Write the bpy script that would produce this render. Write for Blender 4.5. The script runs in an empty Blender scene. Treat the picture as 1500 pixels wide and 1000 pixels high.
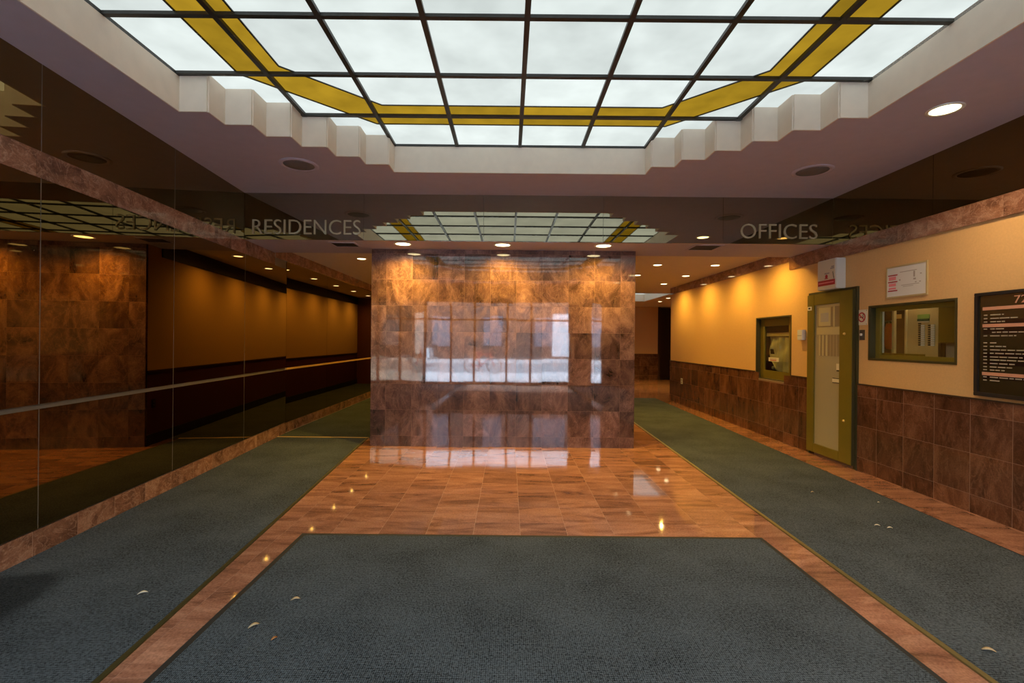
import bpy, bmesh, math, random
from mathutils import Matrix, Vector
R = random.Random(7)
S = bpy.context.scene
COL = S.collection

# ---------------------------------------------------------------- camera, world, exposure
cd = bpy.data.cameras.new('camera'); cam = bpy.data.objects.new('camera', cd); COL.objects.link(cam)
cd.sensor_width = 36; cd.lens = 16.8; cd.shift_x = 5/1500; cd.shift_y = -2/1500; cd.clip_start = .05
cam.location = (0, 0, 1.5); cam.rotation_euler = (math.pi/2, -.0095, 0)
S.camera = cam
w = bpy.data.worlds.new('overcast_sky'); S.world = w; w.use_nodes = True
w.node_tree.nodes['Background'].inputs[0].default_value = (.66, .76, 1.0, 1)
w.node_tree.nodes['Background'].inputs[1].default_value = 20.0
vs = S.view_settings; vs.view_transform = 'Standard'; vs.look = 'None'; vs.exposure = 0.0; vs.gamma = 1; vs.use_curve_mapping = False
S.cycles.use_denoising = True; S.cycles.sample_clamp_indirect = 4; S.cycles.max_bounces = 10; S.cycles.glossy_bounces = 6
pl = bpy.data.lights.new('entrance_portal', 'AREA'); pl.shape = 'RECTANGLE'; pl.size = 6.6; pl.size_y = 2.6
pl.cycles.is_portal = True
po = bpy.data.objects.new('entrance_portal', pl); COL.objects.link(po); po.location = (.6, -2.75, 1.4); po.rotation_euler = (math.pi/2, 0, 0)
WARM = (1.0, .59, .09)

# ---------------------------------------------------------------- materials
def new_mat(name):
    m = bpy.data.materials.new(name); m.use_nodes = True
    return m, m.node_tree, m.node_tree.nodes['Principled BSDF']
def ND(t, kind, **k):
    n = t.nodes.new(kind)
    for a, b in k.items(): setattr(n, a, b)
    return n
def plain(name, col, rough=.5, metal=0., spec=.5, var=.0, scale=40, bump=0., coat=0.):
    m, t, b = new_mat(name)
    b.inputs['Base Color'].default_value = (*col, 1); b.inputs['Roughness'].default_value = rough
    b.inputs['Metallic'].default_value = metal; b.inputs['Specular IOR Level'].default_value = spec
    b.inputs['Coat Weight'].default_value = coat
    tc = ND(t, 'ShaderNodeNewGeometry'); nz = ND(t, 'ShaderNodeTexNoise'); nz.inputs['Scale'].default_value = scale; nz.inputs['Detail'].default_value = 4
    t.links.new(tc.outputs['Position'], nz.inputs['Vector'])
    if var:
        mx = ND(t, 'ShaderNodeMix', data_type='RGBA', blend_type='MULTIPLY'); mx.inputs[0].default_value = 1
        mr = ND(t, 'ShaderNodeMapRange'); mr.inputs[1].default_value = .3; mr.inputs[2].default_value = .7; mr.inputs[3].default_value = 1-var; mr.inputs[4].default_value = 1+var
        t.links.new(nz.outputs[0], mr.inputs[0]); mx.inputs[6].default_value = (*col, 1); t.links.new(mr.outputs[0], mx.inputs[7]); t.links.new(mx.outputs[2], b.inputs['Base Color'])
    if bump:
        bp = ND(t, 'ShaderNodeBump'); bp.inputs['Strength'].default_value = bump; bp.inputs['Distance'].default_value = .004
        t.links.new(nz.outputs[0], bp.inputs['Height']); t.links.new(bp.outputs[0], b.inputs['Normal'])
    return m
def marble(name, cols, stretch, scale=3.0, rough=.035, ior=1.6, veinw=1.0, tilevar=.3, vein=(.55, .3, .2)):
    m, t, b = new_mat(name); L = t.links.new
    g = ND(t, 'ShaderNodeNewGeometry'); oi = ND(t, 'ShaderNodeObjectInfo')
    cmb = ND(t, 'ShaderNodeVectorMath', operation='SCALE'); cmb.inputs[0].default_value = (37, 53, 71); L(oi.outputs['Random'], cmb.inputs['Scale'])
    add = ND(t, 'ShaderNodeVectorMath', operation='ADD'); L(g.outputs['Position'], add.inputs[0]); L(cmb.outputs[0], add.inputs[1])
    mul = ND(t, 'ShaderNodeVectorMath', operation='MULTIPLY'); L(add.outputs[0], mul.inputs[0]); mul.inputs[1].default_value = stretch
    n1 = ND(t, 'ShaderNodeTexNoise'); n1.inputs['Scale'].default_value = scale; n1.inputs['Detail'].default_value = 7; n1.inputs['Distortion'].default_value = 1.4; n1.inputs['Roughness'].default_value = .62
    L(mul.outputs[0], n1.inputs['Vector'])
    cr = ND(t, 'ShaderNodeValToRGB'); e = cr.color_ramp.elements
    e[0].position = .28; e[0].color = (*cols[0], 1); e[1].position = .75; e[1].color = (*cols[2], 1)
    x = e.new(.5); x.color = (*cols[1], 1)
    L(n1.outputs[0], cr.inputs[0])
    n2 = ND(t, 'ShaderNodeTexNoise'); n2.inputs['Scale'].default_value = scale*1.3; n2.inputs['Detail'].default_value = 5; n2.inputs['Distortion'].default_value = 2.6
    L(mul.outputs[0], n2.inputs['Vector'])
    # thin light veins where the second noise crosses its middle
    s1 = ND(t, 'ShaderNodeMath', operation='SUBTRACT'); L(n2.outputs[0], s1.inputs[0]); s1.inputs[1].default_value = .5
    ab = ND(t, 'ShaderNodeMath', operation='ABSOLUTE'); L(s1.outputs[0], ab.inputs[0])
    mr = ND(t, 'ShaderNodeMapRange'); L(ab.outputs[0], mr.inputs[0]); mr.inputs[1].default_value = 0; mr.inputs[2].default_value = .035; mr.inputs[3].default_value = .55*veinw; mr.inputs[4].default_value = 0
    mx = ND(t, 'ShaderNodeMix', data_type='RGBA'); L(mr.outputs[0], mx.inputs[0]); L(cr.outputs[0], mx.inputs[6]); mx.inputs[7].default_value = (*vein, 1)
    # fine grain
    n3 = ND(t, 'ShaderNodeTexNoise'); n3.inputs['Scale'].default_value = 90; n3.inputs['Detail'].default_value = 3; L(add.outputs[0], n3.inputs['Vector'])
    r3 = ND(t, 'ShaderNodeMapRange'); L(n3.outputs[0], r3.inputs[0]); r3.inputs[1].default_value = .3; r3.inputs[2].default_value = .7; r3.inputs[3].default_value = .8; r3.inputs[4].default_value = 1.2
    r4 = ND(t, 'ShaderNodeMapRange'); L(oi.outputs['Random'], r4.inputs[0]); r4.inputs[3].default_value = 1-tilevar; r4.inputs[4].default_value = 1+tilevar
    m3 = ND(t, 'ShaderNodeMath', operation='MULTIPLY'); L(r3.outputs[0], m3.inputs[0]); L(r4.outputs[0], m3.inputs[1])
    mm = ND(t, 'ShaderNodeVectorMath', operation='SCALE'); L(mx.outputs[2], mm.inputs[0]); L(m3.outputs[0], mm.inputs['Scale'])
    L(mm.outputs[0], b.inputs['Base Color'])
    b.inputs['Roughness'].default_value = rough; b.inputs['IOR'].default_value = ior
    return m
def emit(name, col, strength, uneven=0., scale=2.):
    m = bpy.data.materials.new(name); m.use_nodes = True; t = m.node_tree; t.nodes.clear(); L = t.links.new
    o = ND(t, 'ShaderNodeOutputMaterial'); e = ND(t, 'ShaderNodeEmission'); e.inputs[0].default_value = (*col, 1); e.inputs[1].default_value = strength
    L(e.outputs[0], o.inputs[0])
    if uneven:  # strength varies at random, by noise and by object
        g = ND(t, 'ShaderNodeNewGeometry'); n = ND(t, 'ShaderNodeTexNoise'); n.inputs['Scale'].default_value = scale; n.inputs['Detail'].default_value = 3; L(g.outputs['Position'], n.inputs['Vector'])
        oi = ND(t, 'ShaderNodeObjectInfo'); ad = ND(t, 'ShaderNodeMath', operation='MULTIPLY_ADD'); L(oi.outputs['Random'], ad.inputs[0]); ad.inputs[1].default_value = .35; L(n.outputs[0], ad.inputs[2])
        r = ND(t, 'ShaderNodeMapRange'); L(ad.outputs[0], r.inputs[0]); r.inputs[1].default_value = .35; r.inputs[2].default_value = 1.0; r.inputs[3].default_value = strength*(1-uneven); r.inputs[4].default_value = strength*(1+uneven)
        L(r.outputs[0], e.inputs[1])
    return m
def glass(name, tint=(.9, .93, .9), refl=.08):
    m = bpy.data.materials.new(name); m.use_nodes = True; t = m.node_tree; t.nodes.clear(); L = t.links.new
    o = ND(t, 'ShaderNodeOutputMaterial'); tr = ND(t, 'ShaderNodeBsdfTransparent'); tr.inputs[0].default_value = (*tint, 1)
    gl = ND(t, 'ShaderNodeBsdfGlossy'); gl.inputs['Roughness'].default_value = .02
    lw = ND(t, 'ShaderNodeLayerWeight'); pw = ND(t, 'ShaderNodeMath', operation='POWER'); L(lw.outputs['Facing'], pw.inputs[0]); pw.inputs[1].default_value = 4.0
    fr = ND(t, 'ShaderNodeMath', operation='MULTIPLY_ADD'); L(pw.outputs[0], fr.inputs[0]); fr.inputs[1].default_value = .8; fr.inputs[2].default_value = .04
    mx = ND(t, 'ShaderNodeMixShader'); L(fr.outputs[0], mx.inputs[0]); L(tr.outputs[0], mx.inputs[1]); L(gl.outputs[0], mx.inputs[2]); L(mx.outputs[0], o.inputs[0])
    return m
def carpet(name, c0, c1, stain=None):
    m, t, b = new_mat(name); L = t.links.new
    g = ND(t, 'ShaderNodeNewGeometry')
    n = ND(t, 'ShaderNodeTexNoise'); n.inputs['Scale'].default_value = 95; n.inputs['Detail'].default_value = 3; L(g.outputs['Position'], n.inputs['Vector'])
    wv = ND(t, 'ShaderNodeTexWave'); wv.wave_type = 'BANDS'; wv.bands_direction = 'X'; wv.inputs['Scale'].default_value = 32; wv.inputs['Distortion'].default_value = 2.5; wv.inputs['Detail'].default_value = 2; wv.inputs['Detail Scale'].default_value = 8
    L(g.outputs['Position'], wv.inputs['Vector'])
    wy = ND(t, 'ShaderNodeTexWave'); wy.wave_type = 'BANDS'; wy.bands_direction = 'Y'; wy.inputs['Scale'].default_value = 26; wy.inputs['Distortion'].default_value = 3; L(g.outputs['Position'], wy.inputs['Vector'])
    ml = ND(t, 'ShaderNodeMath', operation='MULTIPLY'); L(wv.outputs[1], ml.inputs[0]); L(wy.outputs[1], ml.inputs[1])
    ad = ND(t, 'ShaderNodeMath', operation='MULTIPLY_ADD'); L(ml.outputs[0], ad.inputs[0]); ad.inputs[1].default_value = .45; L(n.outputs[0], ad.inputs[2])
    big = ND(t, 'ShaderNodeTexNoise'); big.inputs['Scale'].default_value = 2.2; big.inputs['Detail'].default_value = 4; L(g.outputs['Position'], big.inputs['Vector'])
    ad2 = ND(t, 'ShaderNodeMath', operation='MULTIPLY_ADD'); L(big.outputs[0], ad2.inputs[0]); ad2.inputs[1].default_value = .35; L(ad.outputs[0], ad2.inputs[2])
    cr = ND(t, 'ShaderNodeValToRGB'); e = cr.color_ramp.elements; e[0].position = .5; e[0].color = (*c0, 1); e[1].position = 1.05; e[1].color = (*c1, 1); L(ad2.outputs[0], cr.inputs[0])
    out = cr.outputs[0]
    if stain:
        d = ND(t, 'ShaderNodeVectorMath', operation='DISTANCE'); L(g.outputs['Position'], d.inputs[0]); d.inputs[1].default_value = stain
        da = ND(t, 'ShaderNodeMath', operation='MULTIPLY_ADD'); L(big.outputs[0], da.inputs[0]); da.inputs[1].default_value = .5; L(d.outputs['Value'], da.inputs[2])
        r = ND(t, 'ShaderNodeMapRange'); L(da.outputs[0], r.inputs[0]); r.inputs[1].default_value = .52; r.inputs[2].default_value = .66; r.inputs[3].default_value = .45; r.inputs[4].default_value = 1
        sc = ND(t, 'ShaderNodeVectorMath', operation='SCALE'); L(out, sc.inputs[0]); L(r.outputs[0], sc.inputs['Scale']); out = sc.outputs[0]
    L(out, b.inputs['Base Color']); b.inputs['Roughness'].default_value = .95; b.inputs['Specular IOR Level'].default_value = .1
    bp = ND(t, 'ShaderNodeBump'); bp.inputs['Strength'].default_value = .6; bp.inputs['Distance'].default_value = .004; L(ad.outputs[0], bp.inputs['Height']); L(bp.outputs[0], b.inputs['Normal'])
    return m

M = {}
M['column'] = marble('polished_brown_granite', [(.036, .019, .017), (.135, .070, .060), (.29, .165, .13)], (1.3, 1, .8), 2.9, .03, 1.9, .35, .36, (.42, .26, .20))
M['floor'] = marble('polished_red_granite_floor', [(.115, .048, .029), (.33, .152, .092), (.48, .245, .155)], (.5, 2.0, 1), 2.2, .045, 1.6, .35, .13, (.5, .26, .16))
M['wains'] = marble('brown_granite_wainscot', [(.045, .018, .009), (.125, .052, .026), (.22, .10, .052)], (1, 1.6, .7), 2.4, .09, 1.5, .5, .28, (.28, .14, .08))
M['band'] = marble('rose_granite_band', [(.09, .038, .022), (.25, .115, .065), (.42, .23, .145)], (1, .8, 1.2), 4.0, .05, 1.6, .8, .15, (.5, .3, .2))
M['grout'] = plain('pale_grout', (.45, .27, .18), .8)
M['grout_dark'] = plain('brown_grout', (.29, .165, .105), .8)
M['bglass'] = plain('bronze_black_glass', (.25, .165, .062), .012, 1.0)
M['hglass'] = plain('bronze_black_glass_header', (.37, .335, .24), .012, 1.0)
M['glass_edge'] = plain('grey_glass_joint', (.14, .125, .10), .4)
M['ceil'] = plain('mauve_ceiling_paint', (.46, .395, .455), .75, var=.03, scale=8)
M['ceil_bounce'] = plain('corridor_ceiling_bounce_tint', (.74, .62, .46), .75, var=.03, scale=8)  # golden bounce light of the corridor is put into this colour
M['cove'] = plain('cream_cove_paint', (.72, .62, .50), .7, var=.03, scale=10)
M['bar'] = plain('black_metal_bar', (.015, .014, .011), .45)
M['light'] = emit('frosted_lit_panel', (.91, 1.0, .97), .84, .18, 2.5)
M['gold'] = emit('gold_lit_film', (.56, .34, .022), .66, .28, 4.0)
M['plaster'] = plain('tan_wall_covering', (.68, .415, .165), .8, var=.04, scale=60, bump=.15)
M['redwall'] = plain('dark_red_wainscot_paint', (.10, .022, .016), .5)
M['black'] = plain('black_base', (.012, .010, .010), .5)
M['carpet'] = carpet('blue_grey_ribbed_carpet', (.005, .0072, .009), (.108, .132, .15))
M['carpet_l'] = carpet('blue_grey_ribbed_carpet_damp', (.005, .0072, .009), (.108, .132, .15), (-2.95, 2.72, 0))
M['carpet_warmlit'] = carpet('carpet_warm_light_tint', (.008, .010, .009), (.10, .12, .10))  # green cast of the warm corridor light put into the pile colour
M['rubber'] = plain('black_rubber', (.012, .013, .012), .7)
M['brass'] = plain('brushed_brass', (.85, .56, .16), .42, .35)
M['brass_d'] = plain('dull_brass', (.19, .15, .055), .4, .4)
M['edge'] = plain('pale_metal_edge', (.55, .45, .34), .35, .6)
M['gletter'] = plain('aged_gold_letter', (.50, .44, .28), .5, .3)
M['olive'] = plain('olive_paint', (.17, .132, .014), .38, var=.06, scale=6)
M['olive_d'] = plain('dark_olive_paint', (.045, .040, .012), .45)
M['wood_d'] = plain('dark_brown_stain', (.04, .018, .008), .45)
M['frost'] = plain('frosted_door_glass', (.37, .33, .21), .28, spec=.5, coat=.3)
M['frost_l'] = plain('pale_frost_band', (.50, .44, .24), .4)
M['frost_d'] = plain('dim_frost_area', (.27, .21, .12), .35)
M['white'] = plain('white_plastic', (.72, .72, .68), .4)
M['cream'] = plain('cream_paper', (.72, .66, .50), .6)
M['grey'] = plain('grey_metal', (.28, .29, .27), .4, .3)
M['greydk'] = plain('dark_grey_metal', (.10, .085, .07), .4, .5)
M['red'] = plain('sign_red', (.42, .012, .015), .4)
M['pink'] = plain('salmon_strip', (.62, .30, .19), .5)
M['pinkt'] = plain('pale_pink_print', (.80, .25, .28), .5)
M['print'] = plain('cream_print', (.44, .37, .27), .6)
M['ink'] = plain('black_ink', (.015, .012, .010), .6)
M['greyprint'] = plain('faint_grey_print', (.40, .36, .32), .6)
M['board'] = plain('bronze_directory_board', (.030, .022, .007), .12, spec=.6)
M['board_refl'] = plain('board_dark_reflection', (.010, .004, .004), .12)
M['panelcream'] = plain('cream_wood_panel', (.50, .38, .17), .6, var=.08, scale=5)
M['green'] = plain('green_notice', (.20, .36, .09), .5)
M['greend'] = plain('dark_green_notice', (.02, .07, .035), .5)
M['cloth'] = plain('translucent_cloth', (.50, .46, .27), .7, var=.15, scale=9)
M['redcoat'] = plain('red_coat_cloth', (.55, .05, .02), .8)
M['pane'] = glass('clear_glass')
M['lamp'] = emit('warm_lamp_lens', (1.0, .80, .42), 9.0)
M['vent'] = plain('black_vent', (.012, .010, .010), .6)
M['speaker'] = plain('speaker_grille_grey', (.15, .13, .12), .6, bump=.4, scale=300)
M['leaf'] = plain('dry_leaf_tan', (.48, .36, .20), .7, var=.2, scale=200)
M['leafo'] = plain('dry_leaf_orange', (.42, .16, .04), .7, var=.2, scale=200)
M['paving'] = plain('pale_paving', (.62, .60, .60), .9, var=.12, scale=3)
M['road'] = plain('grey_asphalt', (.30, .30, .31), .9, var=.1, scale=5)
M['facade'] = plain('brown_facade', (.11, .075, .06), .8, var=.2, scale=2)
M['facwin'] = plain('dim_shop_window', (.16, .17, .20), .2)
M['facdoor'] = plain('pale_shop_door', (.75, .77, .80), .5)
M['carwhite'] = plain('white_car_paint', (.75, .76, .78), .15, coat=1)

# ---------------------------------------------------------------- helpers
CACHE = {}
def link(o, parent=None):
    COL.objects.link(o)
    if parent is not None:
        o.parent = parent
        o.matrix_parent_inverse = PINV.setdefault(parent.name, parent.matrix_basis.inverted())
    return o
PINV = {}
def tag(o, label=None, cat=None, group=None, kind=None):
    if label: o['label'] = label
    if cat: o['category'] = cat
    if group: o['group'] = group
    if kind: o['kind'] = kind
    return o
def empty(name, loc, label=None, cat=None, group=None, kind=None):
    o = bpy.data.objects.new(name, None); o.location = loc; o.empty_display_size = .1
    COL.objects.link(o); return tag(o, label, cat, group, kind)
def bm_mesh(name, bm, mat, smooth=False):
    me = bpy.data.meshes.new(name)
    bmesh.ops.recalc_face_normals(bm, faces=bm.faces); bm.to_mesh(me); bm.free()
    me.materials.append(mat)
    if smooth:
        for p in me.polygons: p.use_smooth = True
    return me
def add_box(bm, x0, x1, y0, y1, z0, z1):
    v = [bm.verts.new(p) for p in [(x0,y0,z0),(x1,y0,z0),(x1,y1,z0),(x0,y1,z0),(x0,y0,z1),(x1,y0,z1),(x1,y1,z1),(x0,y1,z1)]]
    for f in [(0,3,2,1),(4,5,6,7),(0,1,5,4),(1,2,6,5),(2,3,7,6),(3,0,4,7)]: bm.faces.new([v[i] for i in f])
def box(name, x0, x1, y0, y1, z0, z1, mat, parent=None, bevel=0., rotz=0.):
    x0, x1 = sorted((x0, x1)); y0, y1 = sorted((y0, y1)); z0, z1 = sorted((z0, z1))
    key = (round(x1-x0, 4), round(y1-y0, 4), round(z1-z0, 4), mat.name, bevel)
    if key not in CACHE:
        bm = bmesh.new(); a, b, c = (x1-x0)/2, (y1-y0)/2, (z1-z0)/2
        add_box(bm, -a, a, -b, b, -c, c)
        if bevel: bmesh.ops.bevel(bm, geom=list(bm.edges), offset=bevel, segments=2, affect='EDGES')
        CACHE[key] = bm_mesh(name, bm, mat)
    o = bpy.data.objects.new(name, CACHE[key]); o.location = ((x0+x1)/2, (y0+y1)/2, (z0+z1)/2); o.rotation_euler.z = rotz
    return link(o, parent)
def boxes(name, lst, mat, parent=None, kind=None):
    bm = bmesh.new()
    for b in lst: add_box(bm, *b)
    o = bpy.data.objects.new(name, bm_mesh(name, bm, mat)); link(o, parent)
    return tag(o, kind=kind)
def prism(name, polys, z0, z1, mat, parent=None):
    bm = bmesh.new()
    for poly in polys:
        lo = [bm.verts.new((x, y, z0)) for x, y in poly]; hi = [bm.verts.new((x, y, z1)) for x, y in poly]
        bm.faces.new(lo[::-1]); bm.faces.new(hi); n = len(poly)
        for i in range(n): bm.faces.new([lo[i], lo[(i+1) % n], hi[(i+1) % n], hi[i]])
    return link(bpy.data.objects.new(name, bm_mesh(name, bm, mat)), parent)
def lathe(name, prof, mat, parent=None, n=28, loc=(0, 0, 0), rot=(0, 0, 0), smooth=True):
    key = (tuple(prof), mat.name, n)
    if key not in CACHE:
        bm = bmesh.new(); rings = []
        for r, z in prof: rings.append([bm.verts.new((r*math.cos(2*math.pi*i/n), r*math.sin(2*math.pi*i/n), z)) for i in range(n)] if r > 0 else [bm.verts.new((0, 0, z))])
        for a, b in zip(rings, rings[1:]):
            for i in range(n):
                j = (i+1) % n
                if len(a) == 1: bm.faces.new([a[0], b[i], b[j]])
                elif len(b) == 1: bm.faces.new([a[i], b[0], a[j]])
                else: bm.faces.new([a[i], b[i], b[j], a[j]])
        CACHE[key] = bm_mesh(name, bm, mat, smooth)
    o = bpy.data.objects.new(name, CACHE[key]); o.location = loc; o.rotation_euler = rot
    return link(o, parent)
def tube(bm, p, q, r, n=8):
    p, q = Vector(p), Vector(q); d = (q-p); m = d.to_track_quat('Z', 'Y').to_matrix().to_4x4(); m.translation = p
    a = [bm.verts.new(m @ Vector((r*math.cos(2*math.pi*i/n), r*math.sin(2*math.pi*i/n), 0))) for i in range(n)]
    b = [bm.verts.new(m @ Vector((r*math.cos(2*math.pi*i/n), r*math.sin(2*math.pi*i/n), d.length))) for i in range(n)]
    for i in range(n): bm.faces.new([a[i], a[(i+1) % n], b[(i+1) % n], b[i]])
    bm.faces.new(a[::-1]); bm.faces.new(b)
def letters(text, mat, parent, origin, rot, width, height, depth, thin=-.012):
    """real extruded lettering; each letter is its own mesh"""
    c = bpy.data.curves.new('lettering', 'FONT'); c.body = text; c.extrude = .02; c.offset = thin; c.resolution_u = 4
    o = bpy.data.objects.new('lettering', c); COL.objects.link(o)
    dg = bpy.context.evaluated_depsgraph_get(); me = bpy.data.meshes.new_from_object(o.evaluated_get(dg))
    bpy.data.objects.remove(o)
    bm = bmesh.new(); bm.from_mesh(me); bmesh.ops.remove_doubles(bm, verts=bm.verts, dist=1e-5)
    xs = [v.co.x for v in bm.verts]; ys = [v.co.y for v in bm.verts]
    x0, sx = min(xs), width/(max(xs)-min(xs)); y0, sy = min(ys), height/(max(ys)-min(ys))
    seen = set(); comps = []
    for v in bm.verts:
        if v in seen: continue
        st, comp = [v], []
        seen.add(v)
        while st:
            a = st.pop(); comp.append(a)
            for e in a.link_edges:
                b = e.other_vert(a)
                if b not in seen: seen.add(b); st.append(b)
        comps.append(comp)
    comps.sort(key=lambda c: min(v.co.x for v in c))
    mt = rot.to_4x4(); mt.translation = origin
    for comp in comps:
        idx = {v: i for i, v in enumerate(comp)}; cs = set(comp)
        co = [mt @ Vector(((v.co.x-x0)*sx, (v.co.y-y0)*sy, (v.co.z+.02)/.04*depth)) for v in comp]
        fs = [[idx[v] for v in f.verts] for f in bm.faces if f.verts[0] in cs]
        m2 = bpy.data.meshes.new('letter'); m2.from_pydata(co, [], fs); m2.materials.append(mat)
        link(bpy.data.objects.new('letter', m2), parent)
    bm.free(); bpy.data.meshes.remove(me)

# ---------------------------------------------------------------- key dimensions (metres)
XR, ZC, YH, ZS, YS, ZK = 4.155, 3.356, 6.125, 2.762, 7.06, 2.865     # right wall, ceiling, header, soffit height, soffit end, corridor ceiling
YF, YB = -2.6, 18.9                                              # entrance, far end
A = math.atan(.0675); TL = Vector((-math.sin(A), math.cos(A), 0)); NL = Vector((math.cos(A), math.sin(A), 0)); OL = Vector((-3.19, 3.0, 0))
def xl(y): return -3.19-.0675*(y-3)
def lbox(name, y0, y1, z0, z1, d0, d1, mat, parent):             # a box along the angled left wall, d measured into the room
    s0, s1 = (y0-3)/math.cos(A), (y1-3)/math.cos(A)
    c = OL+TL*((s0+s1)/2)+NL*((d0+d1)/2)
    o = box(name, -abs(d1-d0)/2, abs(d1-d0)/2, -(s1-s0)/2, (s1-s0)/2, 0, z1-z0, mat, None, rotz=A)
    o.location = (c.x, c.y, (z0+z1)/2)
    if parent is not None: o.parent = parent
    return o
TP = .365; GX = .105; GY = 3.925                                 # stone module
J = .0022

# ---------------------------------------------------------------- floor
floor = tag(box('floor', -4.2, 9.2, YF, YB+.2, -.15, -.0009, M['grout']), kind='structure')
def floor_tile(i, j):
    x0, y0 = GX+i*TP, GY+j*TP
    o = box('floor_tile', x0+J/2, x0+TP-J/2, y0+J/2, y0+TP-J/2, -.02, 0, M['floor'], floor)
    o.rotation_euler = (R.uniform(-.0011, .0011), R.uniform(-.0011, .0011), 0)
rest = []
def lc_edge(y): return -1.785-.0673*(y-2.07)
def rc_l(y): return 2.07+.0238*(y+2.5)
def rc_r(y): return 3.51+.0238*(y+2.5)
for i in range(-11, 25):
    for j in range(-19, 42):
        x0, x1, y0, y1 = GX+i*TP, GX+(i+1)*TP, GY+j*TP, GY+(j+1)*TP
        if y1 < YF or y0 > YB: continue
        hid = (x1 < lc_edge(y1) and y1 < 13) or (x0 > rc_l(y1)+.02 and x1 < rc_r(y0)-.02 and y1 < 12.5) or (x0 > -1.56 and x1 < 1.94 and y1 < 3.64) \
            or (x0 > -1.9 and x1 < 1.75 and y0 > 6.75 and y1 < 15.9) or x0 > XR and y1 < 12.2 or x1 < xl(y0)-.1
        if hid: continue
        if y0 > 1.75 and y1 < 12.4 and x0 < XR: floor_tile(i, j)
        else: rest.append((x0+J/2, x1-J/2, y0+J/2, y1-J/2, -.02, 0))
boxes('floor_tile_field', rest, M['floor'], floor, 'stuff')

# ---------------------------------------------------------------- main ceiling with the stepped opening
LX = .105; PX = .6975; PY = .71; YN0 = 5.32-10*PY; ZP = 3.665
stepx = [2.843, 2.605, 2.365, 2.135, 1.888, 1.650, 1.405]       # half widths of the steps
stepy = [3.94, 4.175, 4.41, 4.637, 4.875, 5.087, 5.32]
YM = (5.32+YN0)/2
def inside(x, y):
    dx = abs(x-LX); yy = YM+abs(y-YM)
    for a, b in zip(stepx, stepy):
        if dx < a and yy < b: return True
    return False
xs = sorted({-3.75, XR+.1} | {LX+s*a for a in stepx for s in (-1, 1)})
ys = sorted({YF-.1, YH+.02} | set(stepy) | {2*YM-b for b in stepy})
lst = [(a, b, c, d, ZC, ZC+.03) for a, b in zip(xs, xs[1:]) for c, d in zip(ys, ys[1:]) if not inside((a+b)/2, (c+d)/2)]
ceiling = boxes('ceiling', lst, M['ceil'], None, 'structure')
out = []
for k in range(7):                                               # outline of one quadrant
    out += [(stepx[k], stepy[k-1] if k else YM), (stepx[k], stepy[k])]
out.append((0, stepy[6]))
for sx in (-1, 1):
    for sy in (-1, 1):
        for (ax, ay), (bx, by) in zip(out, out[1:]):
            X0, X1 = LX+sx*ax, LX+sx*bx; Y0, Y1 = (ay if sy > 0 else 2*YM-ay), (by if sy > 0 else 2*YM-by)
            t = .012
            if abs(X0-X1) < 1e-6: box('cove_fascia', X0, X0-sx*t, Y0, Y1, ZC-.002, ZP, M['cove'], ceiling)
            else: box('cove_fascia', X0, X1, Y0, Y0-sy*t, ZC-.002, ZP, M['cove'], ceiling)

# ---------------------------------------------------------------- luminous ceiling: frosted panels, gold band, black bars
lum = empty('luminous_ceiling', (LX, YM, ZP), 'large stepped luminous ceiling of frosted square panels with a gold band', 'ceiling light')
def clip(poly, a, b):                                            # keep the side left of a->b
    res = []; n = len(poly)
    f = lambda p: (b[0]-a[0])*(p[1]-a[1])-(b[1]-a[1])*(p[0]-a[0])
    for i in range(n):
        p, q = poly[i], poly[(i+1) % n]; fp, fq = f(p), f(q)
        if fp >= 0: res.append(p)
        if fp*fq < 0:
            t = fp/(fp-fq); res.append((p[0]+t*(q[0]-p[0]), p[1]+t*(q[1]-p[1])))
    return res
def area(p): return abs(sum(p[i][0]*p[(i+1) % len(p)][1]-p[(i+1) % len(p)][0]*p[i][1] for i in range(len(p))))/2
def octagon(xa, ya, xb, yb):                                     # corner break points of the upper left quadrant, mirrored
    q = [(LX+xa, 2*YM-ya), (LX+xa, ya), (LX+xb, yb), (LX-xb, yb), (LX-xa, ya), (LX-xa, 2*YM-ya), (LX-xb, 2*YM-yb), (LX+xb, 2*YM-yb)]
    return q
O1 = octagon(2.34, 3.92, 1.448, 4.805); O2 = octagon(1.955, 3.80, 1.296, 4.42)
def split(polys, octo):                                          # parts inside and outside a convex octagon
    ins, outs = [], []
    for p in polys:
        cur = p
        for k in range(8):
            a, b = octo[k], octo[(k+1) % 8]
            o = clip(cur, b, a)
            if len(o) > 2 and area(o) > 1e-5: outs.append(o)
            cur = clip(cur, a, b)
            if len(cur) < 3: break
        if len(cur) > 2 and area(cur) > 1e-5: ins.append(cur)
    return ins, outs
gx = [LX+PX*k for k in range(-4, 5)]; gy = [YN0+PY*k for k in range(11)]
gx[0] -= .06; gx[-1] += .06
for i in range(8):
    for j in range(10):
        x0, x1, y0, y1 = gx[i], gx[i+1], gy[j], gy[j+1]
        if not any(inside(x0+(x1-x0)*a, y0+(y1-y0)*b) for a in (.1, .5, .9) for b in (.1, .5, .9)): continue
        cell = [(x0, y0), (x1, y0), (x1, y1), (x0, y1)]
        ins, outs = split([cell], O1); inn, gold = split(ins, O2)
        if inn: prism('light_panel', inn, ZP, ZP+.01, M['light'], lum)
        if outs: prism('light_panel', outs, ZP, ZP+.01, M['light'], lum)
        if gold: prism('gold_strip', gold, ZP, ZP+.01, M['gold'], lum)
hw = .019
for k, x in enumerate(gx):
    a = abs(x-LX); e = max((b for s, b in zip(stepx, stepy) if s > a-.02), default=3.94)
    box('grid_bar', x-hw, x+hw, 2*YM-e, e, ZP-.026, ZP-.0005, M['bar'], lum)
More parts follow.
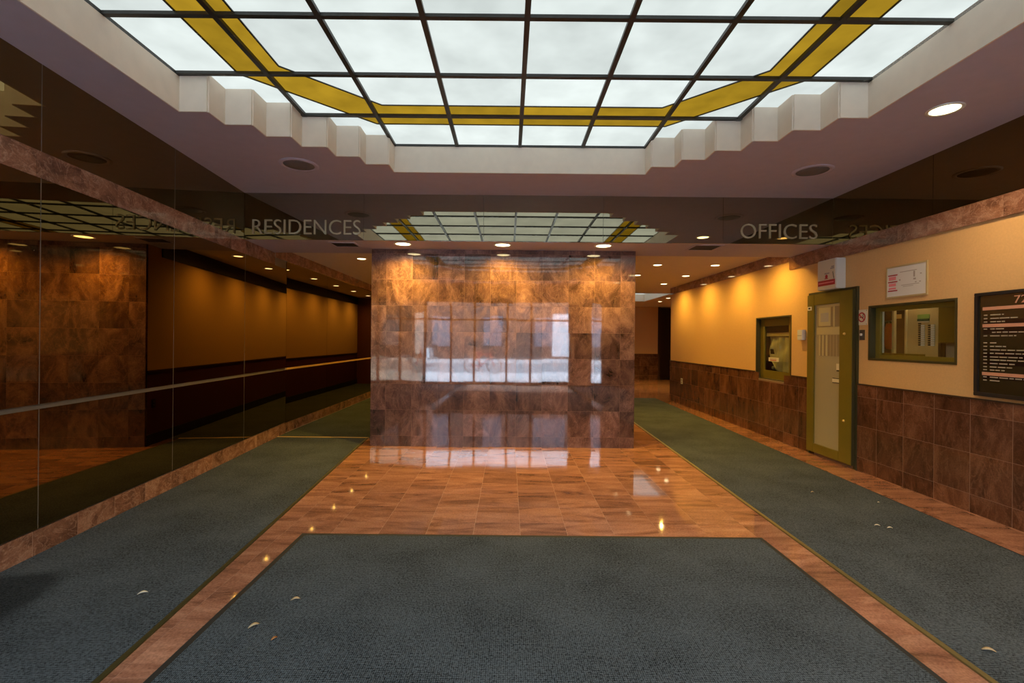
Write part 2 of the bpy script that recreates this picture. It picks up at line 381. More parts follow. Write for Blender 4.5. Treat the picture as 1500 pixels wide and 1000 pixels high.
for y in gy:
    yy = YM+abs(y-YM); e = max((s for s, b in zip(stepx, stepy) if b > yy-.02), default=2.84)
    box('grid_bar', LX-e, LX+e, y-hw, y+hw, ZP-.024, ZP-.0005, M['bar'], lum)
for q in (O1, O2):
    for k in range(8):
        a, b = Vector(q[k]), Vector(q[(k+1) % 8]); d = (b-a); n = Vector((-d.y, d.x)).normalized()*.006
        prism('gold_border', [[tuple(a+n), tuple(b+n), tuple(b-n), tuple(a-n)]], ZP-.008, ZP-.0003, M['bar'], lum)

# ---------------------------------------------------------------- header with black glass panels and lettering
header = tag(box('wall_header', -3.75, XR+.1, YH+.012, YH+.10, ZS+.061, 3.95, M['glass_edge']), kind='structure')
hx = [xl(YH)+.002, -1.87, -.335, 1.20, 2.735, XR-.012]
for a, b in zip(hx, hx[1:]):
    box('glass_panel', a+.002, b-.002, YH, YH+.012, ZS, ZC, M['hglass'], header)
RX = Matrix(((1, 0, 0), (0, 0, -1), (0, 1, 0)))
s = empty('residences_lettering', (-2.6, YH, 2.83), 'thin gold letters reading RESIDENCES on the black glass header', 'sign')
letters('RESIDENCES', M['gletter'], s, Vector((-3.293, YH-.001, 2.830)), RX, 1.383, .187, .012)
s = empty('offices_lettering', (3.45, YH, 2.83), 'thin gold letters reading OFFICES on the black glass header', 'sign')
letters('OFFICES', M['gletter'], s, Vector((2.960, YH-.001, 2.831)), RX, .98, .187, .012)
soffit = tag(boxes('ceiling_soffit', [(-3.75, XR+.1, YH+.012, YS, ZS, ZS+.06)], M['ceil']), kind='structure')
box('soffit_face', -3.75, XR+.1, YS-.02, YS, ZS+.06, ZK+.04, M['ceil'], soffit)
cceil = [(-4.2, 9.2, YS, 13.5, ZK, ZK+.05), (-4.2, 1.8, 13.5, YB+1, ZK, ZK+.05), (4.6, 9.2, 13.5, YB+1, ZK, ZK+.05), (1.8, 4.6, 16.2, YB+1, ZK, ZK+.05)]
boxes('ceiling_corridor', cceil, M['ceil_bounce'], None, 'structure')
boxes('ceiling_sky_block', [(-4.4, 9.4, YF-.3, YB+1.2, 3.95, 4.1)], M['ceil'], None, 'structure')  # unseen slab added overhead to keep sky light from leaking in

# ---------------------------------------------------------------- centre block (granite faced)
BX0, BX1, BY0, BY1 = -1.93, 1.77, 6.70, 15.98
block = tag(box('wall_centre', BX0+.02, BX1-.02, BY0+.0012, BY1, 0, ZK+.05, M['grout_dark']), kind='structure')
cz = [0, .147, .511, .876, 1.241, 1.606, 1.971, 2.336, 2.70, ZS+.0]
cx = [BX0]+[GX+TP*k for k in range(-5, 5)]+[BX1]
for a, b in zip(cx, cx[1:]):
    for c, d in zip(cz, cz[1:]):
        o = box('wall_tile', a+J/2, b-J/2, BY0, BY0+.02, c+J/2, d-J/2, M['column'], block)
        o.rotation_euler = (R.uniform(-.0012, .0012), 0, R.uniform(-.0012, .0012))
for sx, x in ((-1, BX0), (1, BX1)):                              # painted side walls behind the granite return
    xa, xb = (x, x+.022) if sx < 0 else (x-.022, x)
    box('granite_return', xa, xb, BY0+.0205, BY0+.045, 0, ZS, M['column'], block)
    box('painted_wall', xa, xb, BY0+.046, BY1, 1.035, 2.64, M['plaster'], block)
    box('dark_valance', xa-(.02 if sx < 0 else 0), xb+(.02 if sx > 0 else 0), YS, BY1, 2.64, ZK, M['black'], block)
    box('painted_wall', xa, xb, BY0+.046, YS-.001, 2.64, ZS, M['plaster'], block)
    box('painted_dado', xa, xb, BY0+.046, BY1, .15, 1.0, M['redwall'], block)
    box('dado_rail', xa-(.012 if sx < 0 else 0), xb+(.012 if sx > 0 else 0), BY0+.046, BY1, 1.0, 1.035, M['wood_d'], block)
    box('base_board', xa-(.01 if sx < 0 else 0), xb+(.01 if sx > 0 else 0), BY0+.046, BY1, 0, .15, M['black'], block)

# ---------------------------------------------------------------- left wall: black glass, granite band and skirting, brass strip
wl = empty('wall_left', (0, 0, 0), kind='structure')
lbox('wall_backing', YF, 7.51, 0, 3.95, -.20, -.012, M['glass_edge'], wl)
ly = [YF, -1.07, .375, 1.822, 3.269, 4.715, 6.16, 7.508]
for a, b in zip(ly, ly[1:]):
    g = .003
    lbox('glass_panel', a+g, b-g, .182, .998, -.012, 0, M['bglass'], wl)
    lbox('glass_panel', a+g, b-g, 1.032, 2.575, -.012, 0, M['bglass'], wl)
    if b < 6.2: lbox('glass_panel', a+g, b-g, 2.76, ZC, -.012, 0, M['bglass'], wl)
lbox('skirting_grout', YF, 7.508, .006, .174, -.012, .0014, M['grout'], wl)
for a in ly[1:-1]:
    lbox('glass_joint', a-.0028, a+.0028, .182, .998, -.008, .0004, M['glass_edge'], wl); lbox('glass_joint', a-.0028, a+.0028, 1.032, 2.575, -.008, .0004, M['glass_edge'], wl)
    if a < 6.1: lbox('glass_joint', a-.0028, a+.0028, 2.76, ZC, -.008, .0004, M['glass_edge'], wl)
y = 3.229-16*.367
while y < 7.5:
    b = min(y+.367, 7.508)
    if b > YF:
        lbox('skirting_tile', max(y, YF)+.0015, b-.0015, .006, .174, -.012, .002, M['band'], wl)
        if y < 7.0: lbox('band_tile', max(y, YF)+.001, min(b, YS)-.001, 2.576, 2.758, -.012, .003, M['band'], wl)
    y += .367
t1 = empty('trim_1', (-3.3, 3, 1.015), kind='structure')
lbox('brass_strip', YF, 7.508, 1.000, 1.030, -.012, .010, M['brass'], t1)
lbox('brass_groove', YF, 7.508, 1.0105, 1.0195, .0095, .0108, M['wood_d'], t1)
lbox('skirting_cap', YF, 7.508, .175, .181, -.012, .003, M['edge'], t1)
lbox('skirting_foot', YF, 7.508, .010, .017, 0, .008, M['edge'], t1)
XK = -3.495                                                      # corridor wall, parallel to the block
wlc = empty('wall_left_corridor', (XK, 7.5, 0), kind='structure')
box('wall_backing', XK-.2, XK-.012, 7.5, YB, 0, 3.95, M['glass_edge'], wlc)
for a, b in [(7.512, 9.19), (9.196, 10.88), (10.886, 12.57), (12.576, 14.26), (14.27, 16.0)]:
    box('glass_panel', XK-.012, XK, a, b, .172, 1.0, M['bglass'], wlc)
    box('glass_panel', XK-.012, XK, a, b, 1.03, 2.70, M['bglass'], wlc)
for k in range(24):
    y0 = 7.512+.367*k
    box('skirting_tile', XK-.012, XK+.003, y0, y0+.364, 0, .168, M['band'], wlc)
    box('band_tile', XK-.012, XK+.015, y0-.44, y0-.076, 2.70, ZK, M['band'], wlc)
box('brass_strip', XK-.012, XK+.01, 7.512, 16, 1.0, 1.03, M['brass'], wlc)
box('skirting_foot', XK, XK+.008, 7.512, 16, .010, .017, M['edge'], wlc)
tag(box('wall_corridor_end', -3.7, BX0, 16.0, 16.1, 0, 3.0, M['redwall']), kind='structure')

# ---------------------------------------------------------------- right wall: plaster, granite wainscot, band, black glass above
W1 = (7.02, 8.02, .90, 1.91); W2 = (4.425, 5.515, 1.31, 1.932)   # two hatch windows (y0,y1,z0,z1)
wr = empty('wall_right', (XR, 0, 0), kind='structure')
yy = sorted({YF, 12.25, W1[0], W1[1], W2[0], W2[1]}); zz = sorted({0, 3.95, W1[2], W1[3], W2[2], W2[3]})
cells = []
for a, b in zip(yy, yy[1:]):
    for c, d in zip(zz, zz[1:]):
        m = ((a+b)/2, (c+d)/2)
        if any(q[0] < m[0] < q[1] and q[2] < m[1] < q[3] for q in (W1, W2)): continue
        cells.append((XR, XR+.095, a, b, c, d))
boxes('plaster', cells, M['plaster'], wr)
wz = [0, .164, .53, .876, 1.012]
k0 = math.ceil((YF-4.28)/.3625)
for k in range(k0, 22):
    a, b = 4.28+.3625*k, min(4.28+.3625*(k+1), 12.25)
    for c, d in zip(wz, wz[1:]):
        if b > 5.70 and a < 6.52 and not (a < 5.70 or b > 6.52): continue        # behind the door
        if W1[0] < (a+b)/2 < W1[1] and c > .8: continue
        a2, b2 = a, b
        o = box('wall_tile', XR-.014, XR-.001, a2+.0025, b2-.0025, c+.0016, d-.0016, M['wains'], wr)
        o.rotation_euler = (0, R.uniform(-.001, .001), R.uniform(-.001, .001))
tl = [(4.28+.3625*k) for k in range(k0, 23)]
box('grout_bed', XR-.0131, XR-.0005, YF, W1[0], 0, 1.012, M['grout_dark'], wr)
box('grout_bed', XR-.0131, XR-.0005, W1[0], W1[1], 0, .89, M['grout_dark'], wr)
box('grout_bed', XR-.0131, XR-.0005, W1[1], 12.25, 0, 1.012, M['grout_dark'], wr)
for a, b in ((YF, 7.0), (8.04, 12.25)):
    box('wainscot_cap', XR-.022, XR, a, b, 1.012, 1.026, M['wood_d'], wr)
for k in range(-18, 9):
    a, b = 4.0+TP*k, 4.0+TP*(k+1)
    if b < YF: continue
    if a < YS: box('band_tile', XR-.022, XR, max(a, YF)+.001, min(b, YS)-.001, 2.576, ZS-.003, M['band'], wr)
for k in range(15):
    a = YS+.003+TP*k
    if a < 12.25: box('band_tile', XR-.022, XR, a, min(a+TP, 12.25)-.002, 2.70, ZK, M['band'], wr)
ry = [YF, -1.12, .33, 1.78, 3.23, 4.68, YH]
for a, b in zip(ry, ry[1:]):
    box('glass_panel', XR-.012, XR, a+.002, b-.002, ZS+.002, ZC, M['bglass'], wr)

# far lobby beyond the right corridor
wb = empty('wall_back', (5, YB, 0), kind='structure')
box('plaster', -4.2, 5.9, YB, YB+.1, 0, 3.9, M['plaster'], wb)
for k in range(11):
    for c, d in zip(wz, wz[1:]): box('wall_tile', 1.9+.365*k, 1.9+.365*k+.363, YB-.012, YB, c+.001, d-.001, M['wains'], wb)
box('wall_return', 5.9, 6.0, YB, YB+1.0, 0, 3.0, M['wood_d'], wb)
box('dark_recess', 5.9, 9.2, YB+.9, YB+1.0, 0, 3.0, M['wood_d'], wb)
box('recess_floor', 5.9, 9.2, YB, YB+1.0, -.1, 0, M['wood_d'], wb)
box('recess_ceiling', 5.9, 9.2, YB, YB+1.0, ZK, ZK+.1, M['wood_d'], wb)
tag(box('wall_lobby_return', XR+.16, 9.2, 12.1, 12.25, 0, 3.95, M['plaster']), kind='structure')
tag(box('wall_lobby_side', 9.1, 9.2, 12.25, YB+1, 0, 3.95, M['plaster']), kind='structure')
tag(box('wall_lobby_far', -4.2, 9.2, YB+1.0, YB+1.1, 0, 3.95, M['wood_d']), kind='structure')
l2 = empty('luminous_ceiling', (3.2, 14.8, 3.1), 'small luminous ceiling glimpsed at the far end of the offices corridor', 'ceiling light')
for k in range(4):
    for j in range(4): box('light_panel', 1.8+.7*k+.015, 1.8+.7*(k+1)-.015, 13.5+.675*j+.015, 13.5+.675*(j+1)-.015, 3.10, 3.11, M['light'], l2)
for a in [(1.79, 1.82, 13.5, 16.2), (4.58, 4.6, 13.5, 16.2), (1.82, 4.58, 13.5, 13.52), (1.82, 4.58, 16.18, 16.2)]: box('cove_fascia', *a, ZK-.01, 3.12, M['cove'], l2)

# ---------------------------------------------------------------- carpets
def slab(name, poly, z0, z1, mat, label, cat, parent=None):
    o = prism(name, [poly], z0, z1, mat, parent)
    return tag(o, label, cat) if label else o
lc = empty('carpet_runner', (-2.6, 2.5, 0), 'blue-grey ribbed carpet runner beside the black glass wall, damp patch near the front', 'carpet')
slab('carpet_pile', [(xl(YF)+.004, YF), (lc_edge(YF), YF), (lc_edge(7.2), 7.2), (xl(7.2)+.004, 7.2)], 0, .008, M['carpet_l'], None, None, lc)
slab('edge_trim', [(lc_edge(YF), YF), (lc_edge(YF)+.028, YF), (lc_edge(7.2)+.028, 7.2), (lc_edge(7.2), 7.2)], 0, .009, M['olive_d'], None, None, lc)
tag(box('threshold_strip', XK-.05, lc_edge(7.2)+.03, 7.2, 7.235, 0, .012, M['brass']), 'brass threshold strip across the left corridor carpet', 'threshold')
slab('carpet_runner', [(XK+.008, 7.236), (BX0-.014, 7.236), (BX0-.014, 15.9), (XK+.008, 15.9)], 0, .008, M['carpet_warmlit'], 'dark carpet, warm-light green tint put into its colour, in the left corridor beyond the brass threshold', 'carpet')
rc = empty('carpet_runner', (3, 5, 0), 'blue-grey ribbed carpet runner along the offices side with a thin metal edge', 'carpet')
slab('carpet_pile', [(rc_l(YF), YF), (rc_r(YF), YF), (rc_r(12.6), 12.6), (rc_l(12.6), 12.6)], 0, .008, M['carpet'], None, None, rc)
slab('edge_trim', [(rc_l(YF)-.03, YF), (rc_l(YF), YF), (rc_l(12.6), 12.6), (rc_l(12.6)-.03, 12.6)], 0, .009, M['brass_d'], None, None, rc)
slab('edge_trim', [(rc_r(YF), YF), (rc_r(YF)+.012, YF), (rc_r(12.6)+.012, 12.6), (rc_r(12.6), 12.6)], 0, .009, M['rubber'], None, None, rc)
cm = empty('entrance_mat', (.19, 1, 0), 'large blue-grey entrance mat with black rubber border in front of the granite block', 'mat')
slab('mat_pile', [(-1.53, -.5), (1.92, -.5), (1.92, 3.625), (-1.53, 3.625)], 0, .009, M['carpet'], None, None, cm)
bm = bmesh.new()
for b in [(-1.565, -1.53, -.5, 3.66, 0, .007), (1.92, 1.953, -.5, 3.66, 0, .007), (-1.53, 1.92, 3.625, 3.66, 0, .007)]: add_box(bm, *b)
link(bpy.data.objects.new('rubber_border', bm_mesh('rubber_border', bm, M['rubber'])), cm)

# ---------------------------------------------------------------- downlights, speakers, vents
def downlight(x, y, z, label, power, group, size=1.75, r=.085, col=None):
    t = empty('downlight', (x, y, z), label, 'light', group)
    lathe('trim_ring', ((r+.022, 0), (r+.022, -.006), (r, -.008), (r-.004, -.002)), M['white'], t, loc=(x, y, z))
    lathe('lamp_lens', ((0, -.004), (r-.004, -.003), (r-.004, -.0005)), M['lamp'], t, loc=(x, y, z))
    l = bpy.data.lights.new('downlight_beam', 'SPOT'); l.energy = power; l.color = col or WARM; l.spot_size = size; l.spot_blend = .9; l.shadow_soft_size = .018
    o = bpy.data.objects.new('downlight_beam', l); o.location = (x, y, z-.014); link(o, t)
for x, n in ((-1.41, 'leftmost of the three'), (-.09, 'middle one of the three'), (1.245, 'rightmost of the three')):
    downlight(x, 6.33, ZS, f'round warm downlight above the granite block, {n}' , 155, 'downlights above the granite block', 2.8, .10)
downlight(3.43, 3.776, ZC, 'round lit downlight in the mauve ceiling above the offices wall', 85, 'downlights over the offices wall', 2.6, .10, (1.0, .68, .36))
for n, yv in (('second', 1.9), ('third', .0), ('nearest the entrance', -1.7)): downlight(3.43, yv, ZC, f'lit downlight over the offices wall towards the entrance, {n} of its row', 85, 'downlights over the offices wall', 2.6, .10, (1.0, .68, .36))
for n, yv in zip(('nearest', 'second', 'third', 'farthest'), (7.20, 8.493, 9.898, 11.307)):
    downlight(3.66, yv, ZK, f'warm downlight washing the yellow offices wall, {n} of the row', 74, 'wall-washing downlights', 2.85, .075)
for n, yv in zip(('nearer', 'farther'), (8.51, 9.866)):
    downlight(2.64, yv, ZK, f'warm downlight over the offices corridor carpet beside the block, {n} of two', 85, 'corridor downlights', 1.9, .075)
for n, yv in zip(('nearest', 'second', 'third', 'fourth', 'fifth', 'farthest'), (8.15, 9.55, 10.95, 12.35, 13.75, 15.15)):
    downlight(-2.52, yv, ZK, f'warm downlight in the left corridor ceiling, {n} of its row', 48, 'left corridor downlights', 2.85, .075)
for n, (x, yv) in zip(('left', 'right'), ((5.15, 16.3), (4.98, 14.95))):
    downlight(x, yv, ZK, f'small downlight at the far end of the offices corridor, {n} one', 200, 'far lobby downlights', 2.2, .075)
def speaker(x, y, label):
    t = empty('ceiling_speaker', (x, y, ZC), label, 'speaker', 'round ceiling speakers')
    lathe('rim', ((.20, 0), (.20, -.007), (.165, -.014), (.155, -.006)), M['ceil'], t, loc=(x, y, ZC))
    lathe('grille', ((0, -.010), (.08, -.010), (.158, -.007), (.158, -.001)), M['speaker'], t, loc=(x, y, ZC))
speaker(-2.26, 5.113, 'round unlit ceiling speaker near the RESIDENCES lettering')
speaker(3.257, 5.151, 'round unlit ceiling speaker near the OFFICES lettering')
def vent(x0, x1, y0, y1, label):
    t = empty('ceiling_vent', ((x0+x1)/2, (y0+y1)/2, ZS), label, 'vent', 'soffit vents')
    f = .025
    bm = bmesh.new()
    for b in [(x0, x1, y0, y0+f), (x0, x1, y1-f, y1), (x0, x0+f, y0+f, y1-f), (x1-f, x1, y0+f, y1-f)]: add_box(bm, *b, ZS-.008, ZS)
    link(bpy.data.objects.new('frame', bm_mesh('frame', bm, M['ceil'])), t)
    box('backing', x0+f, x1-f, y0+f, y1-f, ZS-.002, ZS-.0005, M['vent'], t)
    for k in range(6):
        yv = y0+f+(y1-y0-2*f)*(k+.5)/6
        o = box('slat', x0+f, x1-f, yv-.012, yv+.012, ZS-.006, ZS-.0045, M['vent'], t)
vent(2.41, 2.79, 6.20, 6.57, 'black square vent in the soffit on the offices side')
vent(-2.38, -2.03, 6.26, 6.56, 'black square vent in the soffit on the residences side')

# ---------------------------------------------------------------- right wall things
RW = Matrix(((0, 0, -1), (-1, 0, 0), (0, 1, 0)))                 # text facing the room from the right wall
XD = XR-.07
door = empty('door_1', (XR, 6.1, 0), kind='structure')
bm = bmesh.new()
for b in [(XR-.03, XR-.0005, 5.665, 5.70, 0, 2.18), (XR-.03, XR-.0005, 6.535, 6.575, 0, 2.18), (XR-.03, XR-.0005, 5.70, 6.535, 2.15, 2.18)]: add_box(bm, *b)
link(bpy.data.objects.new('door_frame', bm_mesh('door_frame', bm, M['olive_d'])), door)
dy0, dy1, dz0, dz1, py0, py1, pz0, pz1 = 5.688, 6.54, .045, 2.145, 5.905, 6.395, .163, 2.002
for n, b in (('stile', (dy0, py0, dz0, dz1)), ('stile', (py1, dy1, dz0, dz1)), ('rail', (py0, py1, dz0, pz0)), ('rail', (py0, py1, pz1, dz1))):
    box(n, XD, XR-.031, *b, M['olive'], door, bevel=.003)
box('edge_strip', XD+.004, XR-.031, dy0-.006, dy0-.0005, dz0, dz1, M['olive_d'], door)
pane = box('frosted_pane', XD+.018, XR-.04, py0, py1, pz0, pz1, M['frost'], door)
xp = XD+.0175
def onpane(n, y0, y1, z0, z1, mat, d=.004): return box(n, xp-d, xp, y0, y1, z0, z1, mat, pane)
onpane('frosted_band', 5.907, 6.361, 1.611, 1.705, M['frost_l'])
onpane('frosted_band', 5.907, 6.36, 1.968, 1.998, M['frost_l'])
onpane('dim_area', 5.907, 6.34, 1.711, 1.966, M['frost_d'], .002)
onpane('dim_area', 5.907, 6.33, 1.335, 1.606, M['frost_d'], .002)
onpane('poster', 6.087, 6.322, 1.722, 1.962, M['frost_l']); onpane('poster_picture', 6.127, 6.28, 1.775, 1.891, M['greyprint'], .005)
onpane('vertical_slat', 6.012, 6.040, 1.706, 1.966, M['frost_l'])
for yv in (6.30, 6.232, 6.160): onpane('vertical_slat', yv-.017, yv+.017, 1.335, 1.606, M['frost_l'])
for yv in (6.09, 6.03, 5.97): onpane('vertical_slat', yv-.006, yv+.006, 1.335, 1.606, M['frost'], .003)
st = onpane('sticker', 5.907, 5.972, 1.165, 1.245, M['cream']); box('sticker_stripe', xp-.0055, xp-.004, 5.907, 5.965, 1.150, 1.166, M['ink'], st)
st = onpane('sticker', 5.907, 6.045, 1.010, 1.055, M['cream']); box('sticker_stripe', xp-.0055, xp-.004, 5.907, 6.04, 1.0, 1.010, M['ink'], st); box('sticker_stripe', xp-.0055, xp-.004, 5.907, 6.04, 1.055, 1.064, M['ink'], st)
tg = box('door_tag', XD-.003, XD, 6.445, 6.53, 1.940, 1.990, M['white'], door); box('tag_print', XD-.004, XD-.003, 6.47, 6.51, 1.955, 1.978, M['ink'], tg)
for zv in (1.616, .558): lathe('door_lock', ((0, .016), (.012, .014), (.016, 0), (.016, -.002)), M['brass'], door, 16, (XD, 5.811, zv), (0, -math.pi/2, 0))

def hatch(n, W, d=.063, m=.14, mb=.14):
    y0, y1, z0, z1 = W
    wn = empty(f'window_{n}', (XR, (y0+y1)/2, z0), kind='structure')
    bm = bmesh.new(); t = .022
    for b in [(XR-.006, XR+d, y0, y0+t, z0, z1), (XR-.006, XR+d, y1-t, y1, z0, z1), (XR-.006, XR+d, y0+t, y1-t, z1-t, z1), (XR-.006, XR+d, y0+t, y1-t, z0, z0+t)]: add_box(bm, *b)
    link(bpy.data.objects.new('reveal', bm_mesh('reveal', bm, M['olive_d'])), wn)
    return wn
wa = hatch(1, W1); y0, y1, z0, z1 = W1; xf = XR+.063
PA = (7.19, 7.885, 1.05, 1.765)
for n, b in (('frame_stile', (y0, PA[0], z0, z1)), ('frame_stile', (PA[1], y1, z0, z1)), ('frame_rail', (PA[0], PA[1], z0, PA[2])), ('frame_rail', (PA[0], PA[1], PA[3], z1))):
    box(n, xf, xf+.03, *b, M['olive'], wa, bevel=.002)
box('pane', xf+.012, xf+.016, PA[0], PA[1], PA[2], PA[3], M['pane'], wa)
box('sill_edge', XR-.012, XR+.0, y0, y1, z0-.008, z0+.012, M['edge'], wa)
bm = bmesh.new(); X1 = XR+.75
for b in [(X1, X1+.02, 6.6, 8.4, .5, 2.4), (XR+.095, X1, 6.6, 6.62, .5, 2.4), (XR+.095, X1, 8.38, 8.4, .5, 2.4), (XR+.095, X1, 6.62, 8.38, .5, .52), (XR+.095, X1, 6.62, 8.38, 2.38, 2.4)]: add_box(bm, *b)
link(bpy.data.objects.new('room_behind', bm_mesh('room_behind', bm, M['wood_d'])), wa)
# the cloth that hangs inside the small window, on its rail
cl = empty('hanging_cloth', (XR+.16, 7.55, 1.03), 'pale crumpled cloth hanging from a rail inside the small window', 'cloth')
bm = bmesh.new(); nu, nv = 26, 22; grid = []
for j in range(nv+1):
    v = j/nv; z = 1.60-.57*v; row = []
    for i in range(nu+1):
        u = i/nu; yv = 7.90-.60*u
        if u < .4: yv -= .03*math.sin(v*3.1)*(1-u/.4)*-1
        left = 7.90-(.03+.28*max(0, v-.62)/.38)                    # the lower left part is gathered away
        yv = min(yv, left+.0*u)
        row.append(bm.verts.new((XR+.150+.012*math.sin(u*19+v*3)+.010*math.sin(v*11+u*6), yv-.02*v*u, z)))
    grid.append(row)
for j in range(nv):
    for i in range(nu):
        u, v = i/nu, j/nv
        if (.08 < u < .19 and .05 < v < .26) or (.15 < u < .24 and .36 < v < .50): continue
        bm.faces.new([grid[j][i], grid[j][i+1], grid[j+1][i+1], grid[j+1][i]])
me = bm_mesh('cloth', bm, M['cloth'], True); co = link(bpy.data.objects.new('cloth', me), cl)
sm = co.modifiers.new('thickness', 'SOLIDIFY'); sm.thickness = .003
box('curtain_rail', XR+.12, XR+.16, 7.25, 7.92, 1.60, 1.66, M['panelcream'], cl, bevel=.004)
nt = box('window_notice', xf+.006, xf+.011, 7.47, 7.76, 1.20, 1.262, M['cream']); tag(nt, 'small cream notice stuck on the small window glass', 'notice')
for k in range(2): box('print_line', xf+.0045, xf+.006, 7.53, 7.71, 1.213+.022*k, 1.225+.022*k, M['red'] if k == 0 else M['greyprint'], nt)
for yv, zv, r in ((7.80, 1.09, .035), (7.70, 1.08, .03)):
    k = lathe('round_knob', ((0, .05), (r*.7, .045), (r, .025), (r*.9, 0), (0, 0)), M['grey'], None, 16, (XR+.20, yv, zv), (0, -math.pi/2, 0)); tag(k, 'small grey round fitting low behind the small window, ' + ('left one' if yv > 7.75 else 'right one'), 'fitting')
    box('fitting_arm', XR+.19, X1, yv-.008, yv+.008, zv-.008, zv+.008, M['greydk'], k)

wb2 = hatch(2, W2); y0, y1, z0, z1 = W2
PB = (4.50, 5.43, 1.375, 1.862)
for n, b in (('frame_stile', (y0, PB[0], z0, z1)), ('frame_stile', (PB[1], y1, z0, z1)), ('frame_rail', (PB[0], PB[1], z0, PB[2])), ('frame_rail', (PB[0], PB[1], PB[3], z1))):
    box(n, xf, xf+.03, *b, M['olive'], wb2, bevel=.002)
box('pane', xf+.012, xf+.016, PB[0], PB[1], PB[2], PB[3], M['pane'], wb2)
bm = bmesh.new(); X2 = XR+.95
for b in [(X2, X2+.02, 4.0, 6.4, .8, 2.5), (XR+.095, X2, 4.0, 4.02, .8, 2.5), (XR+.095, X2, 6.38, 6.4, .8, 2.5), (XR+.095, X2, 4.02, 6.38, .8, .82), (XR+.095, X2, 4.02, 6.38, 2.48, 2.5)]: add_box(bm, *b)
link(bpy.data.objects.new('room_behind', bm_mesh('room_behind', bm, M['wood_d'])), wb2)
XI = XR+.20
cab = empty('key_board', (XI, 5.0, 1.3), 'cream board with green notice and two columns of key tags behind the reception window', 'board')
box('board', XI+.005, XI+.03, 4.825, 5.225, 1.28, 1.98, M['panelcream'], cab)
box('green_header', XI, XI+.005, 4.95, 5.093, 1.765, 1.812, M['green'], cab); box('green_header', XI-.003, XI+.005, 4.953, 5.093, 1.742, 1.766, M['greend'], cab); box('notice_foot', XI, XI+.005, 4.955, 5.093, 1.728, 1.741, M['cream'], cab)
for cy, n in ((5.078, 11), (4.960, 10)):
    for k in range(n):
        zt = 1.722-.0225*k if n == 11 else 1.700-.0225*k
        h = box('key_hook', XI-.004, XI+.005, cy-.026, cy, zt-.013, zt, M['ink'], cab)
        if not (n == 11 and k == 0): box('key_tag', XI-.002, XI+.005, cy-.072, cy-.030, zt-.016, zt+.002, M['white'], cab)
ob = empty('olive_partition', (XI, 4.6, 1.3), 'olive partition board with a small pass-through behind the reception window', 'partition')
box('board', XI-.02, XI+.02, 4.2, 4.822, 1.515, 2.0, M['olive'], ob); box('board', XI-.02, XI+.02, 4.795, 4.822, 1.28, 1.513, M['wood_d'], ob); box('pass_through', XI+.03, XI+.05, 4.2, 4.79, 1.28, 1.513, M['greyprint'], ob)
box('shadow_lip', XI-.024, XI+.02, 4.2, 4.795, 1.508, 1.519, M['wood_d'], ob)
for i, (a, b) in enumerate(((5.562, 5.612), (5.388, 5.423), (5.226, 5.250))):
    p = box('door_post', XI-.01, XI+.02, a, b, 1.2, 2.05, M['white'] if i == 0 else M['panelcream'], None, bevel=.004)
    tag(p, ['pale grey upright post, leftmost inside the reception window', 'cream upright post between the two dark openings inside the reception window', 'thin cream post beside the key board inside the reception window'][i], 'post')
box('dark_leaf', XI+.02, XI+.03, 5.25, 5.388, 1.2, 2.05, M['wood_d'], wb2)
box('low_shelf', XI-.01, XI+.02, 5.0, 5.6, 1.36, 1.393, M['olive'], wb2)
tag(box('yellow_tag', XI+.012, XI+.0195, 5.322, 5.382, 1.783, 1.831, M['green']), 'small yellow-green tag high on the dark panel inside the reception window', 'tag'); bpy.data.objects['yellow_tag'].data = bpy.data.objects['yellow_tag'].data.copy(); bpy.data.objects['yellow_tag'].data.materials[0] = M['brass']
# a red coat hung behind the first opening
bm = bmesh.new(); prof = [(0, .030, .018), (.05, .052, .03), (.12, .060, .035), (.20, .056, .03), (.26, .045, .026), (.30, .034, .02)]; rings = []
for dz, wy, wx in prof:
    rings.append([bm.verts.new((XI+.12+wx*math.cos(2*math.pi*i/20)*(1+.15*math.sin(3*i)), 5.625+wy*1.05*math.sin(2*math.pi*i/20)*(1+.10*math.sin(5*i+dz*20)), 1.738-dz)) for i in range(20)])
for a, b in zip(rings, rings[1:]):
    for i in range(20): bm.faces.new([a[i], a[(i+1) % 20], b[(i+1) % 20], b[i]])
bm.faces.new(rings[0]); bm.faces.new(rings[-1][::-1])
rcoat = empty('red_coat', (XI+.12, 5.625, 1.43), 'red coat hanging in the dark opening inside the reception window', 'coat')
link(bpy.data.objects.new('coat', bm_mesh('coat', bm, M['redcoat'], True)), rcoat)
bm = bmesh.new(); tube(bm, (XI+.12, 5.57, 1.765), (XI+.12, 5.68, 1.765), .006); tube(bm, (XI+.12, 5.625, 1.735), (XI+.12, 5.625, 1.77), .004)
link(bpy.data.objects.new('hanger', bm_mesh('hanger', bm, M['grey'])), rcoat)
for (ly_, lx_, e_) in ((5.05, XR+.145, 4.5), (7.5, XR+.125, 2.4)):       # unseen fill lights added to brighten what stands behind the two windows
    l = bpy.data.lights.new('office_fill_light', 'POINT'); l.energy = e_; l.color = (1, .82, .55); l.shadow_soft_size = .06
    o = bpy.data.objects.new('office_fill_light', l); o.location = (lx_, ly_, 2.12); COL.objects.link(o)

